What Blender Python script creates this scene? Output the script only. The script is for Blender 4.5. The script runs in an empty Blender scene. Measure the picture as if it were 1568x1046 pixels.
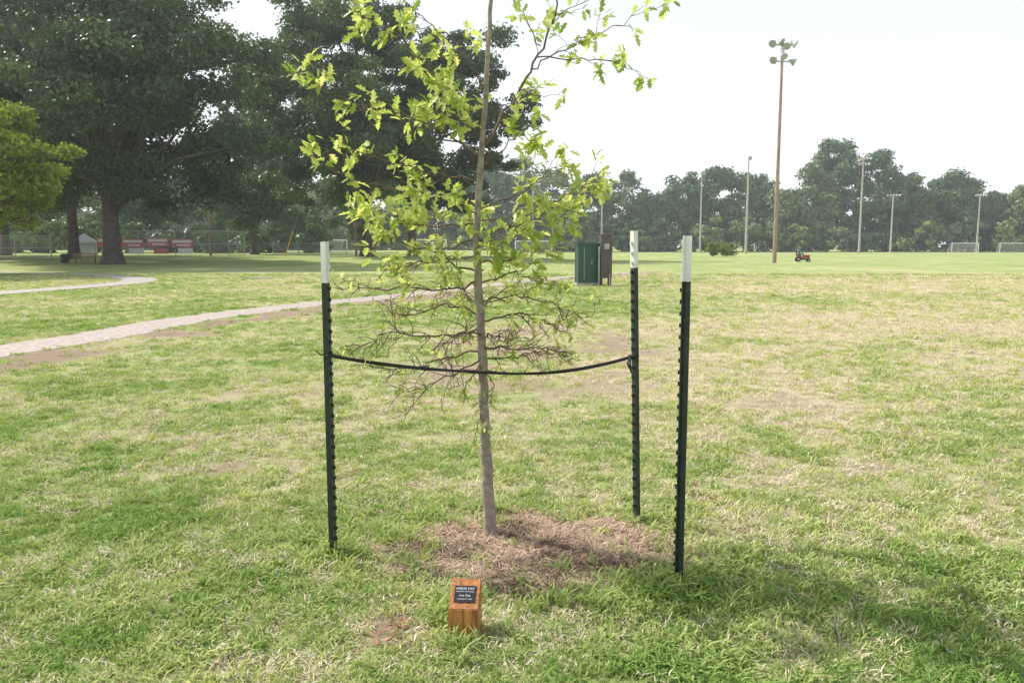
import bpy, math, random
import numpy as np
from mathutils import Vector, Matrix, Euler
random.seed(7); rng=np.random.default_rng(7)
scene=bpy.context.scene
scene.view_settings.view_transform='Standard'
scene.view_settings.look='None'
scene.view_settings.exposure=0

# ------------------------------------------------------------ helpers
class Acc:
    def __init__(s): s.v=[];s.f=[];s.m=[]
    def add(s,vs,fs,mat=0):
        o=len(s.v); s.v.extend([tuple(v) for v in vs])
        for f in fs: s.f.append(tuple(i+o for i in f)); s.m.append(mat)
    def box(s,c,d,mat=0,rot=None):
        x,y,z=d[0]/2,d[1]/2,d[2]/2
        vs=[Vector((a*x,b*y,e*z)) for e in(-1,1) for b in(-1,1) for a in(-1,1)]
        if rot is not None: vs=[rot@v for v in vs]
        vs=[v+Vector(c) for v in vs]
        s.add(vs,[(0,2,3,1),(4,5,7,6),(0,1,5,4),(2,6,7,3),(0,4,6,2),(1,3,7,5)],mat)
    def tube(s,pts,rads,sides=6,mat=0,cap=True):
        P=[Vector(p) for p in pts]; n=len(P); vs=[];fs=[]
        up=None
        for i,p in enumerate(P):
            t=(P[min(i+1,n-1)]-P[max(i-1,0)])
            if t.length<1e-9: t=Vector((0,0,1))
            t.normalize()
            if up is None:
                up=Vector((1,0,0)) if abs(t.x)<0.8 else Vector((0,1,0))
            a=(up-t*up.dot(t)); 
            if a.length<1e-6: a=t.orthogonal()
            a.normalize(); up=a; b=t.cross(a)
            r=rads[i] if hasattr(rads,'__len__') else rads
            for k in range(sides):
                an=2*math.pi*k/sides
                vs.append(p+a*(r*math.cos(an))+b*(r*math.sin(an)))
        for i in range(n-1):
            for k in range(sides):
                k2=(k+1)%sides
                fs.append((i*sides+k,i*sides+k2,(i+1)*sides+k2,(i+1)*sides+k))
        if cap:
            fs.append(tuple(range(sides-1,-1,-1))); fs.append(tuple((n-1)*sides+k for k in range(sides)))
        s.add(vs,fs,mat)
    def obj(s,name,mats,loc=(0,0,0),rotz=0,smooth=False,parent=None):
        me=bpy.data.meshes.new(name); me.from_pydata(s.v,[],s.f)
        for m in mats: me.materials.append(m)
        me.polygons.foreach_set('material_index',s.m)
        if smooth: me.polygons.foreach_set('use_smooth',[True]*len(s.f))
        me.update()
        o=bpy.data.objects.new(name,me); scene.collection.objects.link(o)
        o.location=loc; o.rotation_euler=(0,0,rotz)
        if parent: o.parent=parent
        return o

def new_empty(name,loc=(0,0,0)):
    e=bpy.data.objects.new(name,None); e.location=loc; scene.collection.objects.link(e); return e

def nt(mat): 
    mat.use_nodes=True; t=mat.node_tree; t.nodes.clear(); return t
def simple(name,col,rough=0.6,metal=0,var=0.25,scale=8,bump=0.0):
    m=bpy.data.materials.new(name); t=nt(m); N=t.nodes; L=t.links
    o=N.new('ShaderNodeOutputMaterial'); b=N.new('ShaderNodeBsdfPrincipled')
    tc=N.new('ShaderNodeTexCoord'); no=N.new('ShaderNodeTexNoise'); no.inputs['Scale'].default_value=scale; no.inputs['Detail'].default_value=6
    mr=N.new('ShaderNodeMapRange'); mr.inputs['From Min'].default_value=.3; mr.inputs['From Max'].default_value=.7
    mr.inputs['To Min'].default_value=1-var; mr.inputs['To Max'].default_value=1+var
    mx=N.new('ShaderNodeVectorMath'); mx.operation='SCALE'; mx.inputs[0].default_value=col[:3]
    L.new(tc.outputs['Object'],no.inputs['Vector']); L.new(no.outputs[0],mr.inputs[0]); L.new(mr.outputs[0],mx.inputs['Scale'])
    L.new(mx.outputs[0],b.inputs['Base Color']); b.inputs['Roughness'].default_value=rough; b.inputs['Metallic'].default_value=metal
    if bump>0:
        bp=N.new('ShaderNodeBump'); bp.inputs['Strength'].default_value=bump; bp.inputs['Distance'].default_value=.01
        L.new(no.outputs[0],bp.inputs['Height']); L.new(bp.outputs[0],b.inputs['Normal'])
    L.new(b.outputs[0],o.inputs[0]); return m

def leafmat(name,dark,light,transl=0.35,tcol=None,attr='tint',atype='GEOMETRY',rough=0.5,spec=True):
    m=bpy.data.materials.new(name); t=nt(m); N=t.nodes; L=t.links
    o=N.new('ShaderNodeOutputMaterial'); at=N.new('ShaderNodeAttribute'); at.attribute_name=attr; at.attribute_type=atype
    r=N.new('ShaderNodeValToRGB'); r.color_ramp.elements[0].color=(*dark,1); r.color_ramp.elements[1].color=(*light,1)
    L.new(at.outputs['Fac'],r.inputs[0])
    if spec:
        b=N.new('ShaderNodeBsdfPrincipled'); b.inputs['Roughness'].default_value=rough; b.inputs['Specular IOR Level'].default_value=0.3
        L.new(r.outputs[0],b.inputs['Base Color'])
    else:
        b=N.new('ShaderNodeBsdfDiffuse'); L.new(r.outputs[0],b.inputs[0])
    if transl<=0:
        L.new(b.outputs[0],o.inputs[0]); return m
    tr=N.new('ShaderNodeBsdfTranslucent'); mx=N.new('ShaderNodeMixShader'); mx.inputs[0].default_value=transl
    g=N.new('ShaderNodeVectorMath'); g.operation='MULTIPLY'; g.inputs[1].default_value=tcol or (1.3,1.4,.6)
    L.new(r.outputs[0],g.inputs[0]); L.new(g.outputs[0],tr.inputs[0])
    L.new(b.outputs[0],mx.inputs[1]); L.new(tr.outputs[0],mx.inputs[2]); L.new(mx.outputs[0],o.inputs[0]); return m

def hashf(i,j,s):
    v=np.sin(i*127.1+j*311.7+s*74.7)*43758.5453
    return v-np.floor(v)
def vn(x,y,s=0):
    xi=np.floor(x);yi=np.floor(y);fx=x-xi;fy=y-yi
    fx=fx*fx*(3-2*fx);fy=fy*fy*(3-2*fy)
    a=hashf(xi,yi,s);b=hashf(xi+1,yi,s);c=hashf(xi,yi+1,s);d=hashf(xi+1,yi+1,s)
    return (a*(1-fx)+b*fx)*(1-fy)+(c*(1-fx)+d*fx)*fy
def fbm(x,y,s=0,o=4):
    r=0;a=.5;tot=0
    for k in range(o):
        r=r+a*vn(x*2**k+k*17.3,y*2**k-k*9.1,s+k);tot+=a;a*=.5
    return r/tot
def sst(a,b,x):
    t=np.clip((x-a)/(b-a),0,1); return t*t*(3-2*t)

# ------------------------------------------------------------ layout data (metres; camera at origin looking +Y)
PATH=[(-10.2,4.0),(-8.6,9.0),(-7.9,12.2),(-7.45,14.2),(-7.1,17.6),(-5.6,22.0),(-3.5,26.4),(-1.2,32.5),(2.0,40.0),(8,50)]
WALK=[(-18.6,20),(-17.8,26),(-16.9,32),(-17.0,36),(-19,40),(-24,45),(-36,51)]
def catmull(P,n=8):
    P=[Vector(p) for p in P]; Q=[P[0]*2-P[1]]+P+[P[-1]*2-P[-2]]; out=[]
    for i in range(1,len(Q)-2):
        for k in range(n):
            t=k/n
            out.append(0.5*((2*Q[i])+(Q[i+1]-Q[i-1])*t+(2*Q[i-1]-5*Q[i]+4*Q[i+1]-Q[i+2])*t*t+(3*Q[i]-Q[i-1]-3*Q[i+1]+Q[i+2])*t**3))
    out.append(P[-1]); return out
PATHS=np.array([[p.x,p.y] for p in catmull(PATH)]); WALKS=np.array([[p.x,p.y] for p in catmull(WALK)])
def pdist(x,y,PL):
    d=np.full(x.shape,1e9); sg=np.zeros(x.shape)
    for a,b in zip(PL[:-1],PL[1:]):
        e=b-a;l2=(e**2).sum();t=np.clip(((x-a[0])*e[0]+(y-a[1])*e[1])/l2,0,1)
        qx=x-(a[0]+t*e[0]);qy=y-(a[1]+t*e[1]);dd=np.hypot(qx,qy)
        s=np.sign(e[0]*qy-e[1]*qx)
        k=dd<d; d=np.where(k,dd,d); sg=np.where(k,s,sg)
    return d,sg     # sg<0 : right of the path
MC=(0.05,4.02)
def mulch(x,y):
    r=np.hypot((x-MC[0])/.90,(y-MC[1])/.58)+0.9*(fbm(x*3,y*3,5)-.5)+.5*(fbm(x*9,y*9,6)-.5)
    return 1-sst(.72,1.1,r)
def H(x,y):
    z=0.5*sst(55,92,y)*(1-sst(-5,12,x))
    near=(1-sst(5,6.5,np.abs(x)))*(1-sst(8,11,y))*sst(-1,0,y)
    z=z+near*0.03*(fbm(x*1.3,y*1.3,3)-.5)+near*.02*(fbm(x*6,y*6,9)-.5)
    z=z+0.02*mulch(x,y)
    return z
def g1(x,y): return float(H(np.array([float(x)]),np.array([float(y)]))[0])
def fields(x,y):
    n=fbm(x*.45,y*.45,11); n2=fbm(x*2.3,y*2.3,21); n3=fbm(x*.12,y*.12,31,3)
    D=.34+.9*(n-.5)+1.1*(n2-.5)+.6*(n3-.5)
    D=D+.25*sst(.5,3.5,x-.05*y)*sst(5.0,8.5,y)*(1-sst(34,55,y))+.08*sst(4,8,y)*(1-sst(34,55,y))
    D=D-.08*(1-sst(-3,-.5,x))*(1-sst(8,12,y)) - .18*sst(45,75,y)
    D=D+.24*np.exp(-((y-29-.25*x)/3.2)**2)*sst(3,8,x)
    D=D+.18*np.exp(-((y-15-.1*x)/2.5)**2)*sst(1,4,x)
    d,s=pdist(x,y,PATHS)
    nb=fbm(x*1.1,y*1.1,41)
    band=np.where(s<0,sst(.55,.75,d)*(1-sst(1.3,2.8,d)),0)*sst(.36,.52,nb)
    dirt=.8*band
    # worn earth behind the sapling, running back toward the cabinets
    worn=np.exp(-(((x-.3-.09*(y-10))/2.6)**2+((y-12)/5.0)**2))
    dirt=np.maximum(dirt,.7*sst(.2,.8,worn)*sst(.36,.58,.4*nb+.6*n2))
    dirt=np.maximum(dirt,.5*sst(.60,.72,.6*n+.4*n2)*sst(4,6,y)*(1-sst(20,35,y)))
    for (cx,cy,r,a) in [(-.50,3.2,.17,.8),(1.22,4.95,.14,.7),(-2.1,5.6,.3,.7),(-.4,5.8,.22,.5),(-2.9,8.2,.6,.4),(.05,3.55,.2,.8),(-1.1,4.2,.16,.5),(-2.2,3.2,.12,.5),(0.35,6.0,.2,.4),(-1.0,9,.5,.4),(3.2,5.2,.2,.5)]:
        dirt=np.maximum(dirt,a*np.exp(-(((x-cx)/r)**2+((y-cy)/r)**2))*sst(.3,.6,n2+.1))
    D=D+.5*worn
    return np.clip(D,0,1),np.clip(dirt,0,1)

# ------------------------------------------------------------ materials
def ground_material():
    m=bpy.data.materials.new('lawn_ground'); t=nt(m); N=t.nodes; L=t.links
    o=N.new('ShaderNodeOutputMaterial'); b=N.new('ShaderNodeBsdfDiffuse')
    ge=N.new('ShaderNodeNewGeometry')
    def noise(sc,det=5,rough=.6):
        n=N.new('ShaderNodeTexNoise'); n.inputs['Scale'].default_value=sc; n.inputs['Detail'].default_value=det; n.inputs['Roughness'].default_value=rough
        L.new(ge.outputs['Position'],n.inputs['Vector']); return n.outputs[0]
    def math_(op,a,b_):
        k=N.new('ShaderNodeMath'); k.operation=op
        for i,v in enumerate((a,b_)):
            if isinstance(v,(int,float)): k.inputs[i].default_value=v
            else: L.new(v,k.inputs[i])
        return k.outputs[0]
    def att(n):
        a=N.new('ShaderNodeAttribute'); a.attribute_name=n; return a.outputs['Fac']
    def mix(f,a,b_):
        k=N.new('ShaderNodeMix'); k.data_type='RGBA'; L.new(f,k.inputs[0])
        for i,v in ((6,a),(7,b_)):
            if isinstance(v,tuple): k.inputs[i].default_value=(*v,1)
            else: L.new(v,k.inputs[i])
        return k.outputs[2]
    nA=noise(38,6,.75); nB=noise(5,5); nC=noise(.5,4)
    f=math_('ADD',att('dry'),math_('MULTIPLY',math_('SUBTRACT',nA,.5),2.4))
    f=math_('ADD',f,math_('MULTIPLY',math_('SUBTRACT',nB,.5),1.0))
    f=math_('ADD',f,math_('MULTIPLY',math_('SUBTRACT',nC,.5),.6))
    cl=N.new('ShaderNodeClamp'); L.new(f,cl.inputs[0])
    r=N.new('ShaderNodeValToRGB'); e=r.color_ramp.elements
    e[0].position=0;e[0].color=(.29,.37,.13,1); e[1].position=1;e[1].color=(.60,.50,.35,1)
    x=e.new(.45); x.color=(.42,.45,.21,1)
    L.new(cl.outputs[0],r.inputs[0])
    d=math_('ADD',att('dirt'),math_('MULTIPLY',math_('SUBTRACT',nB,.5),.5))
    d2=N.new('ShaderNodeMapRange'); L.new(d,d2.inputs[0]); d2.inputs['From Min'].default_value=.25; d2.inputs['From Max'].default_value=.75
    col=mix(d2.outputs[0],r.outputs[0],mix(nA,(.24,.175,.13),(.48,.37,.28)))
    L.new(col,b.inputs[0])
    bp=N.new('ShaderNodeBump'); bp.inputs['Strength'].default_value=.9; bp.inputs['Distance'].default_value=.03
    L.new(nA,bp.inputs['Height']); L.new(bp.outputs[0],b.inputs['Normal'])
    L.new(b.outputs[0],o.inputs[0]); return m
M_ground=ground_material()
M_path=simple('path_asphalt',(.42,.355,.315),.9,var=.25,scale=9,bump=.5)
M_conc=simple('concrete',(.40,.36,.33),.85,var=.2,scale=4,bump=.2)
M_grass=leafmat('grass_blade',(.21,.345,.085),(.57,.60,.25),.3,(1.12,1.15,.8),attr='dry',atype='INSTANCER',spec=False)
M_straw=leafmat('straw_blade',(.53,.45,.30),(.77,.69,.51),0,attr='dry',atype='INSTANCER',spec=False)
M_mulch=simple('mulch_straw',(.54,.39,.28),.9,var=.5,scale=14)
M_mulch2=simple('mulch_dark',(.22,.145,.10),.9,var=.5,scale=14)
M_orange=simple('dead_leaf',(.46,.24,.13),.8,var=.4,scale=20)

# ------------------------------------------------------------ ground
def axis(c,lo,hi,s,n):
    a=np.arcsinh((lo-c)/s);b=np.arcsinh((hi-c)/s); return c+s*np.sinh(np.linspace(a,b,n))
xs=axis(0,-900,900,2.2,430); ys=axis(4,-120,1600,2.2,430)
X,Y=np.meshgrid(xs,ys); Xf=X.ravel();Yf=Y.ravel(); Z=H(Xf,Yf)
me=bpy.data.meshes.new('ground'); nx,ny=len(xs),len(ys)
me.vertices.add(nx*ny); me.vertices.foreach_set('co',np.stack([Xf,Yf,Z],1).astype(np.float32).ravel())
i,j=np.meshgrid(np.arange(nx-1),np.arange(ny-1)); a=(j*nx+i).ravel()
F=np.stack([a,a+1,a+nx+1,a+nx],1).astype(np.int32); nf=len(F)
me.loops.add(nf*4); me.loops.foreach_set('vertex_index',F.ravel()); me.polygons.add(nf)
me.polygons.foreach_set('loop_start',np.arange(0,nf*4,4,dtype=np.int32)); me.polygons.foreach_set('use_smooth',np.ones(nf,bool))
me.update(calc_edges=True)
D,T=fields(Xf,Yf); T=np.maximum(T,.6*mulch(Xf,Yf))
for nme,arr in (('dry',D),('dirt',T)):
    at=me.attributes.new(nme,'FLOAT','POINT'); at.data.foreach_set('value',arr.astype(np.float32))
me.materials.append(M_ground)
ground=bpy.data.objects.new('ground',me); scene.collection.objects.link(ground)

def ribbon(name,PL,w,mat,z=.006,rag=.06):
    A=Acc(); vs=[];fs=[]
    pts=[]
    for a,b in zip(PL[:-1],PL[1:]):
        n=max(1,int(np.hypot(*(b-a))/.3))
        for k in range(n): pts.append(a+(b-a)*k/n)
    pts.append(PL[-1]); pts=np.array(pts); n=len(pts)
    for k,p in enumerate(pts):
        t=pts[min(k+1,n-1)]-pts[max(k-1,0)]; t=t/np.hypot(*t); nn=np.array([-t[1],t[0]])
        for s in (-1,1):
            q=p+nn*s*(w/2+random.uniform(-rag,rag)); vs.append((q[0],q[1],g1(q[0],q[1])+z))
    for k in range(n-1): fs.append((2*k,2*k+2,2*k+3,2*k+1))
    A.add(vs,fs); return A.obj(name,[mat])
ribbon('footpath',PATHS,1.25,M_path)
ribbon('concrete_walkway',WALKS,1.5,M_conc,z=.02,rag=0)
A=Acc(); A.box((0,0,.03),(1.1,.9,.06)); A.box((0,0,.065),(.5,.5,.02)); A.obj('concrete_pad',[M_conc],(-12.6,40,0))

# ------------------------------------------------------------ grass
def tuft(name,n,rad,hmin,hmax,w,lean,mat,seed,curl=1.0):
    r=random.Random(seed); A=Acc()
    for k in range(n):
        an=r.uniform(0,6.283); rr=rad*math.sqrt(r.random()); bx,by=rr*math.cos(an),rr*math.sin(an)
        la=r.uniform(0,6.283); h=r.uniform(hmin,hmax); le=h*r.uniform(.2,1)*lean; ww=w*r.uniform(.6,1.2)/2
        dx,dy=math.cos(la),math.sin(la); px,py=-dy,dx; vs=[]
        for t,wt in((0,.8),(.5,1)):
            off=le*t**1.6; z=h*t*(1-.25*t*lean*curl)
            for s in(-1,1): vs.append((bx+dx*off+px*s*ww*wt,by+dy*off+py*s*ww*wt,z))
        vs.append((bx+dx*le,by+dy*le,h*(1-.3*lean*curl)))
        A.add(vs,[(0,1,3,2),(2,3,4)])
    me=bpy.data.meshes.new(name); me.from_pydata(A.v,[],A.f); me.materials.append(mat); me.update()
    return bpy.data.objects.new(name,me)
def coll(name,objs):
    c=bpy.data.collections.new(name)
    for o in objs: c.objects.link(o)
    return c
def scatter(name,P,scl,idx,dry,collection,tilt=.15):
    n=len(P); me=bpy.data.meshes.new(name); me.vertices.add(n); me.vertices.foreach_set('co',P.astype(np.float32).ravel())
    rot=np.stack([rng.normal(0,tilt,n),rng.normal(0,tilt,n),rng.uniform(0,6.283,n)],1).astype(np.float32)
    a=me.attributes.new('rot','FLOAT_VECTOR','POINT'); a.data.foreach_set('vector',rot.ravel())
    a=me.attributes.new('scl','FLOAT','POINT'); a.data.foreach_set('value',scl.astype(np.float32))
    a=me.attributes.new('dry','FLOAT','POINT'); a.data.foreach_set('value',dry.astype(np.float32))
    a=me.attributes.new('vidx','INT','POINT'); a.data.foreach_set('value',idx.astype(np.int32))
    me.update(); ob=bpy.data.objects.new(name,me); scene.collection.objects.link(ob)
    g=bpy.data.node_groups.new(name+'_nodes','GeometryNodeTree')
    g.interface.new_socket('Geometry',in_out='INPUT',socket_type='NodeSocketGeometry'); g.interface.new_socket('Geometry',in_out='OUTPUT',socket_type='NodeSocketGeometry')
    N=g.nodes;L=g.links; gi=N.new('NodeGroupInput');go=N.new('NodeGroupOutput')
    ci=N.new('GeometryNodeCollectionInfo'); ci.inputs['Collection'].default_value=collection; ci.inputs['Separate Children'].default_value=True; ci.inputs['Reset Children'].default_value=True
    ip=N.new('GeometryNodeInstanceOnPoints'); ip.inputs['Pick Instance'].default_value=True
    def na(nm,dt):
        k=N.new('GeometryNodeInputNamedAttribute'); k.data_type=dt; k.inputs['Name'].default_value=nm; return k.outputs['Attribute']
    L.new(gi.outputs[0],ip.inputs['Points']); L.new(ci.outputs[0],ip.inputs['Instance'])
    L.new(na('vidx','INT'),ip.inputs['Instance Index']); L.new(na('rot','FLOAT_VECTOR'),ip.inputs['Rotation']); L.new(na('scl','FLOAT'),ip.inputs['Scale'])
    L.new(ip.outputs[0],go.inputs[0])
    md=ob.modifiers.new('scatter','NODES'); md.node_group=g; print(name,n); return ob

cG=coll('grass_tufts',[tuft('tuft_a%d'%k,22,.055,.018,.045,.0055,1.1,M_grass,k) for k in range(4)]+
        [tuft('tuft_b%d'%k,12,.05,.03,.06,.009,1.3,M_grass,20+k) for k in range(2)])     # 0-3 fine, 4-5 broad
cS=coll('straw_tufts',[tuft('straw_%d'%k,18,.06,.010,.026,.0045,2.6,M_straw,40+k,.3) for k in range(4)])
def sample_lawn(total_scale,ymax):
    out=[]
    edges=np.array([1.2,2.2,3,4,5,6.5,8,10,13,17,22,28,36,46])
    for y0,y1 in zip(edges[:-1],edges[1:]):
        if y0>=ymax: break
        ym=(y0+y1)/2; w0=.80*y1+.8; dens=total_scale*(4/max(ym,3.6))**1.6
        n=int(dens*(y1-y0)*2*w0)
        out.append(np.stack([rng.uniform(-w0,w0,n),rng.uniform(y0,y1,n)],1))
    return np.concatenate(out)
p=sample_lawn(600,46); x,y=p[:,0],p[:,1]
d,_=pdist(x,y,PATHS); d2,_=pdist(x,y,WALKS); D,T=fields(x,y); Mu=mulch(x,y)
keep=(d>.60)&(d2>.9)&(rng.random(len(x))>np.clip(T*1.2,0,.9))&(rng.random(len(x))>Mu*.94)&(np.hypot((x+.2),(y-3.16))>.07)
x,y,D=x[keep],y[keep],D[keep]
straw=rng.random(len(x))<np.clip(D*.85,.06,.85)
sc=np.clip(1+.04*(y-4),.95,2.6)
clumpy=fbm(x*1.7,y*1.7,77); 
g=~straw
idx=np.where(rng.random(g.sum())<.22+.5*(clumpy[g]>.6),4+rng.integers(0,2,g.sum()),rng.integers(0,4,g.sum()))
ring=np.exp(-((np.hypot((x-MC[0])/.9,(y-MC[1])/.6)-1.15)/.16)**2)
sg=sc[g]*rng.uniform(.7,1.25,g.sum())*(.8+.5*clumpy[g])*(1+.5*ring[g]*(clumpy[g]>.45))
scatter('lawn_grass',np.stack([x[g],y[g],H(x[g],y[g])],1),sg,idx,np.clip(D[g]*.9+rng.normal(.12,.24,g.sum()),0,1),cG)
s=straw
scatter('dry_grass',np.stack([x[s],y[s],H(x[s],y[s])+.004],1),sc[s]*rng.uniform(.7,1.3,s.sum()),rng.integers(0,4,s.sum()),rng.random(s.sum()),cS,.2)
P=[]
for cx,cy,r,n in [(-.924,4.0,.12,34),(.779,3.62,.14,44),(.72,4.49,.08,10),(-.5,4.5,.2,34),(-.15,4.66,.25,30),(.55,3.5,.2,30),(-.3,3.28,.12,18),(-.66,4.2,.15,24),(.45,3.3,.15,16),(-.2,3.02,.1,10),(-.55,3.75,.2,22),(.2,3.45,.2,18),(1.1,3.5,.3,20),(-1.4,3.5,.3,16)]:
    for k in range(n): P.append((cx+random.gauss(0,r*.6),cy+random.gauss(0,r*.6)))
P=np.array(P); n=len(P)
cW=coll('weed_tufts',[tuft('weed_%d'%k,14,.035,.05,.11,.0075,1.2,M_grass,60+k) for k in range(3)])
scatter('tall_grass',np.stack([P[:,0],P[:,1],H(P[:,0],P[:,1])],1),rng.uniform(.6,1.3,n),rng.integers(0,3,n),rng.uniform(.1,.7,n),cW)
cM=coll('mulch_bits',[tuft('mulch_a%d'%k,14,.05,.006,.02,.004,5,M_mulch,80+k,.1) for k in range(3)]+[tuft('mulch_b%d'%k,12,.05,.006,.016,.005,5,M_mulch2,90+k,.1) for k in range(2)])
q=np.stack([rng.uniform(-1.2,1.3,7500),rng.uniform(3.1,5.0,7500)],1); mm=mulch(q[:,0],q[:,1]); q=q[rng.random(7500)<mm*1.0]
dk=fbm(q[:,0]*4,q[:,1]*4,51)+.30*(3.95-q[:,1])
scatter('mulch_bed',np.stack([q[:,0],q[:,1],H(q[:,0],q[:,1])+.002],1),rng.uniform(.5,1.3,len(q)),np.where(rng.random(len(q))<sst(.42,.62,dk),rng.integers(3,5,len(q)),rng.integers(0,3,len(q))),rng.random(len(q)),cM,.2)
cO=coll('leaf_bits',[tuft('leafbit_%d'%k,5,.04,.006,.016,.009,2.5,M_orange,95+k,.1) for k in range(2)])
P=[]
for cx,cy,r,n in [(-.50,3.2,.13,34),(1.22,4.95,.12,18),(-.42,3.05,.1,10),(-.1,3.12,.06,5)]:
    for k in range(n): P.append((cx+random.gauss(0,r*.6),cy+random.gauss(0,r*.6)))
P=np.array(P); n=len(P)
scatter('fallen_leaves',np.stack([P[:,0],P[:,1],H(P[:,0],P[:,1])+.008],1),rng.uniform(.5,1.1,n),rng.integers(0,2,n),rng.random(n),cO,.3)

# ------------------------------------------------------------ leafy crowns (big trees)
def cards_obj(name,C,R,counts,size,mat,bias=.7,tintc=None,parent=None,asp=.6,pw=.45):
    """C (n,3) clump centres, R (n,3) radii; one mesh of pointed leaf sprays."""
    rep=np.repeat(np.arange(len(C)),counts); n=len(rep)
    dr=rng.normal(size=(n,3)); dr/=np.linalg.norm(dr,axis=1)[:,None]
    rad=rng.random(n)**pw*(1+.16*rng.normal(size=n))
    pos=C[rep]+dr*rad[:,None]*R[rep]
    nn=dr*bias+rng.normal(size=(n,3))*.65+np.array([0,0,.25]); nn/=np.linalg.norm(nn,axis=1)[:,None]
    u=np.cross(nn,rng.normal(size=(n,3))); u/=np.linalg.norm(u,axis=1)[:,None]; v=np.cross(nn,u)
    s=size*rng.uniform(.5,1.35,n)[:,None]
    V=np.stack([pos-u*s*.5,pos+v*s*asp*.5+u*s*.08,pos+u*s*.5-nn*s*.12,pos-v*s*asp*.5+u*s*.05],1).reshape(-1,3)
    me=bpy.data.meshes.new(name); me.vertices.add(n*4); me.vertices.foreach_set('co',V.astype(np.float32).ravel())
    me.loops.add(n*4); me.loops.foreach_set('vertex_index',np.arange(n*4,dtype=np.int32)); me.polygons.add(n)
    me.polygons.foreach_set('loop_start',np.arange(0,n*4,4,dtype=np.int32)); me.update(calc_edges=True)
    tc=rng.uniform(.1,.8,len(C)) if tintc is None else tintc
    ti=np.clip(tc[rep]+rng.normal(0,.2,n),0,1)
    a=me.attributes.new('tint','FLOAT','POINT'); a.data.foreach_set('value',np.repeat(ti,4).astype(np.float32))
    me.materials.append(mat); o=bpy.data.objects.new(name,me); scene.collection.objects.link(o); print(name,n)
    if parent: o.parent=parent
    return o
M_bark=simple('bark_dark',(.10,.08,.068),.95,var=.35,scale=3,bump=.8)
M_oak=leafmat('oak_foliage',(.04,.075,.032),(.12,.175,.06),.3,(1.2,1.3,.8),spec=True,rough=.4)
M_oak2=leafmat('oak_foliage_light',(.055,.10,.04),(.16,.23,.07),.3,(1.2,1.3,.8),spec=True,rough=.4)
M_young=leafmat('bright_foliage',(.14,.20,.04),(.34,.38,.10),.4,spec=False)
M_far=leafmat('hazed_distant_foliage',(.10,.17,.085),(.30,.35,.15),0,spec=False)  # far foliage albedo lightened, so some distance haze is in the colour
def big_tree(name,x,y,h,R,trunk_r,skirt,mat,nclump=110,per=650,size=.42,cx=0,cy=0,seed=1,lean=0,limbs=16,squash=1.0):
    r=np.random.default_rng(seed); z0=g1(x,y); e=new_empty(name,(x,y,z0))
    zc=(h+skirt)/2; rz=(h-skirt)/2; C=[];Rr=[]
    ph=r.uniform(0,6.28,3)
    while len(C)<nclump:
        d=r.normal(size=3); d/=np.linalg.norm(d); rad=r.uniform(.35,1)**.55
        az=math.atan2(d[1],d[0]); wob=1+.13*math.sin(2*az+ph[0])+.1*math.sin(3*az+ph[1]+2*d[2])+.08*math.sin(5*az+ph[2]+5*d[2])
        wob*=r.uniform(.82,1.08)
        k=R*(1-.10*max(d[2],0))
        p=np.array([cx+d[0]*rad*k*wob,cy+d[1]*rad*k*wob*squash,zc+d[2]*rad*rz*wob*(1 if d[2]>0 else .9)])
        if p[2]<skirt+r.uniform(0,2): continue
        s=R*r.uniform(.09,.19); C.append(p-0); Rr.append((s*r.uniform(.9,1.5),s*r.uniform(.9,1.5),s*r.uniform(.5,.8)))
    C=np.array(C);Rr=np.array(Rr); vol=Rr.prod(1)**(2/3); cnt=(per*vol/vol.mean()).astype(int)
    cards_obj('crown',C,Rr,cnt,size,mat,parent=e)
    A=Acc(); fork=skirt*1.0+.08*h
    tp=[(0,0,-.3),(0,0,.25),(lean*.1,0,1.2),(lean*.4,0,fork*.6),(lean,0,fork)]
    A.tube(tp,[trunk_r*1.7,trunk_r*1.3,trunk_r,trunk_r*.88,trunk_r*.85],12)
    A.tube([(lean,0,fork-.3),(cx*.3+lean,cy*.3,zc),(cx*.7,cy*.7,h*.82)],[trunk_r*.8,trunk_r*.45,trunk_r*.1],8)
    pick=r.permutation(len(C))[:limbs*2]
    for k,ii in enumerate(pick):
        c=C[ii]; st=np.array([lean,0,fork*(.75+.5*r.random())]) if k<limbs else np.array([cx*.3+lean,cy*.3,zc*(.75+.4*r.random())])
        mid=(st+c)/2+np.array([0,0,r.uniform(0,1.2)])+r.normal(size=3)*.6
        q=(mid+c)/2+r.normal(size=3)*.4
        rr=trunk_r*r.uniform(.22,.42)
        A.tube([st,mid,q,c],[rr,rr*.65,rr*.4,rr*.12],6)
    A.obj('trunk',[M_bark],parent=e,smooth=True)
    return e
big_tree('oak_tree',-33.4,67,25,12.6,.72,3.0,M_oak,185,620,.36,cx=0,seed=3,limbs=20)
big_tree('oak_tree',-43.7,80,27,12,.5,5.0,M_oak,110,560,.46,cx=-4,seed=5)
big_tree('oak_tree',-16.2,90,31,11,.72,3.4,M_oak2,165,600,.42,cx=-1.5,seed=8,limbs=18)
big_tree('oak_tree',-11.6,93,26,9.4,.5,3.6,M_oak,125,520,.42,cx=4.2,seed=12)
big_tree('maple_tree',-30.3,46,10.4,5.2,.16,1.6,M_young,100,380,.26,seed=15)
big_tree('oak_tree',-36,112,24,10,.5,2.5,M_oak2,80,440,.6,seed=21)
big_tree('oak_tree',-60,95,26,13,.5,3.5,M_oak,90,460,.6,seed=25)
big_tree('oak_tree',-62,60,22,10,.5,4.5,M_oak,70,400,.5,seed=27)
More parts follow.
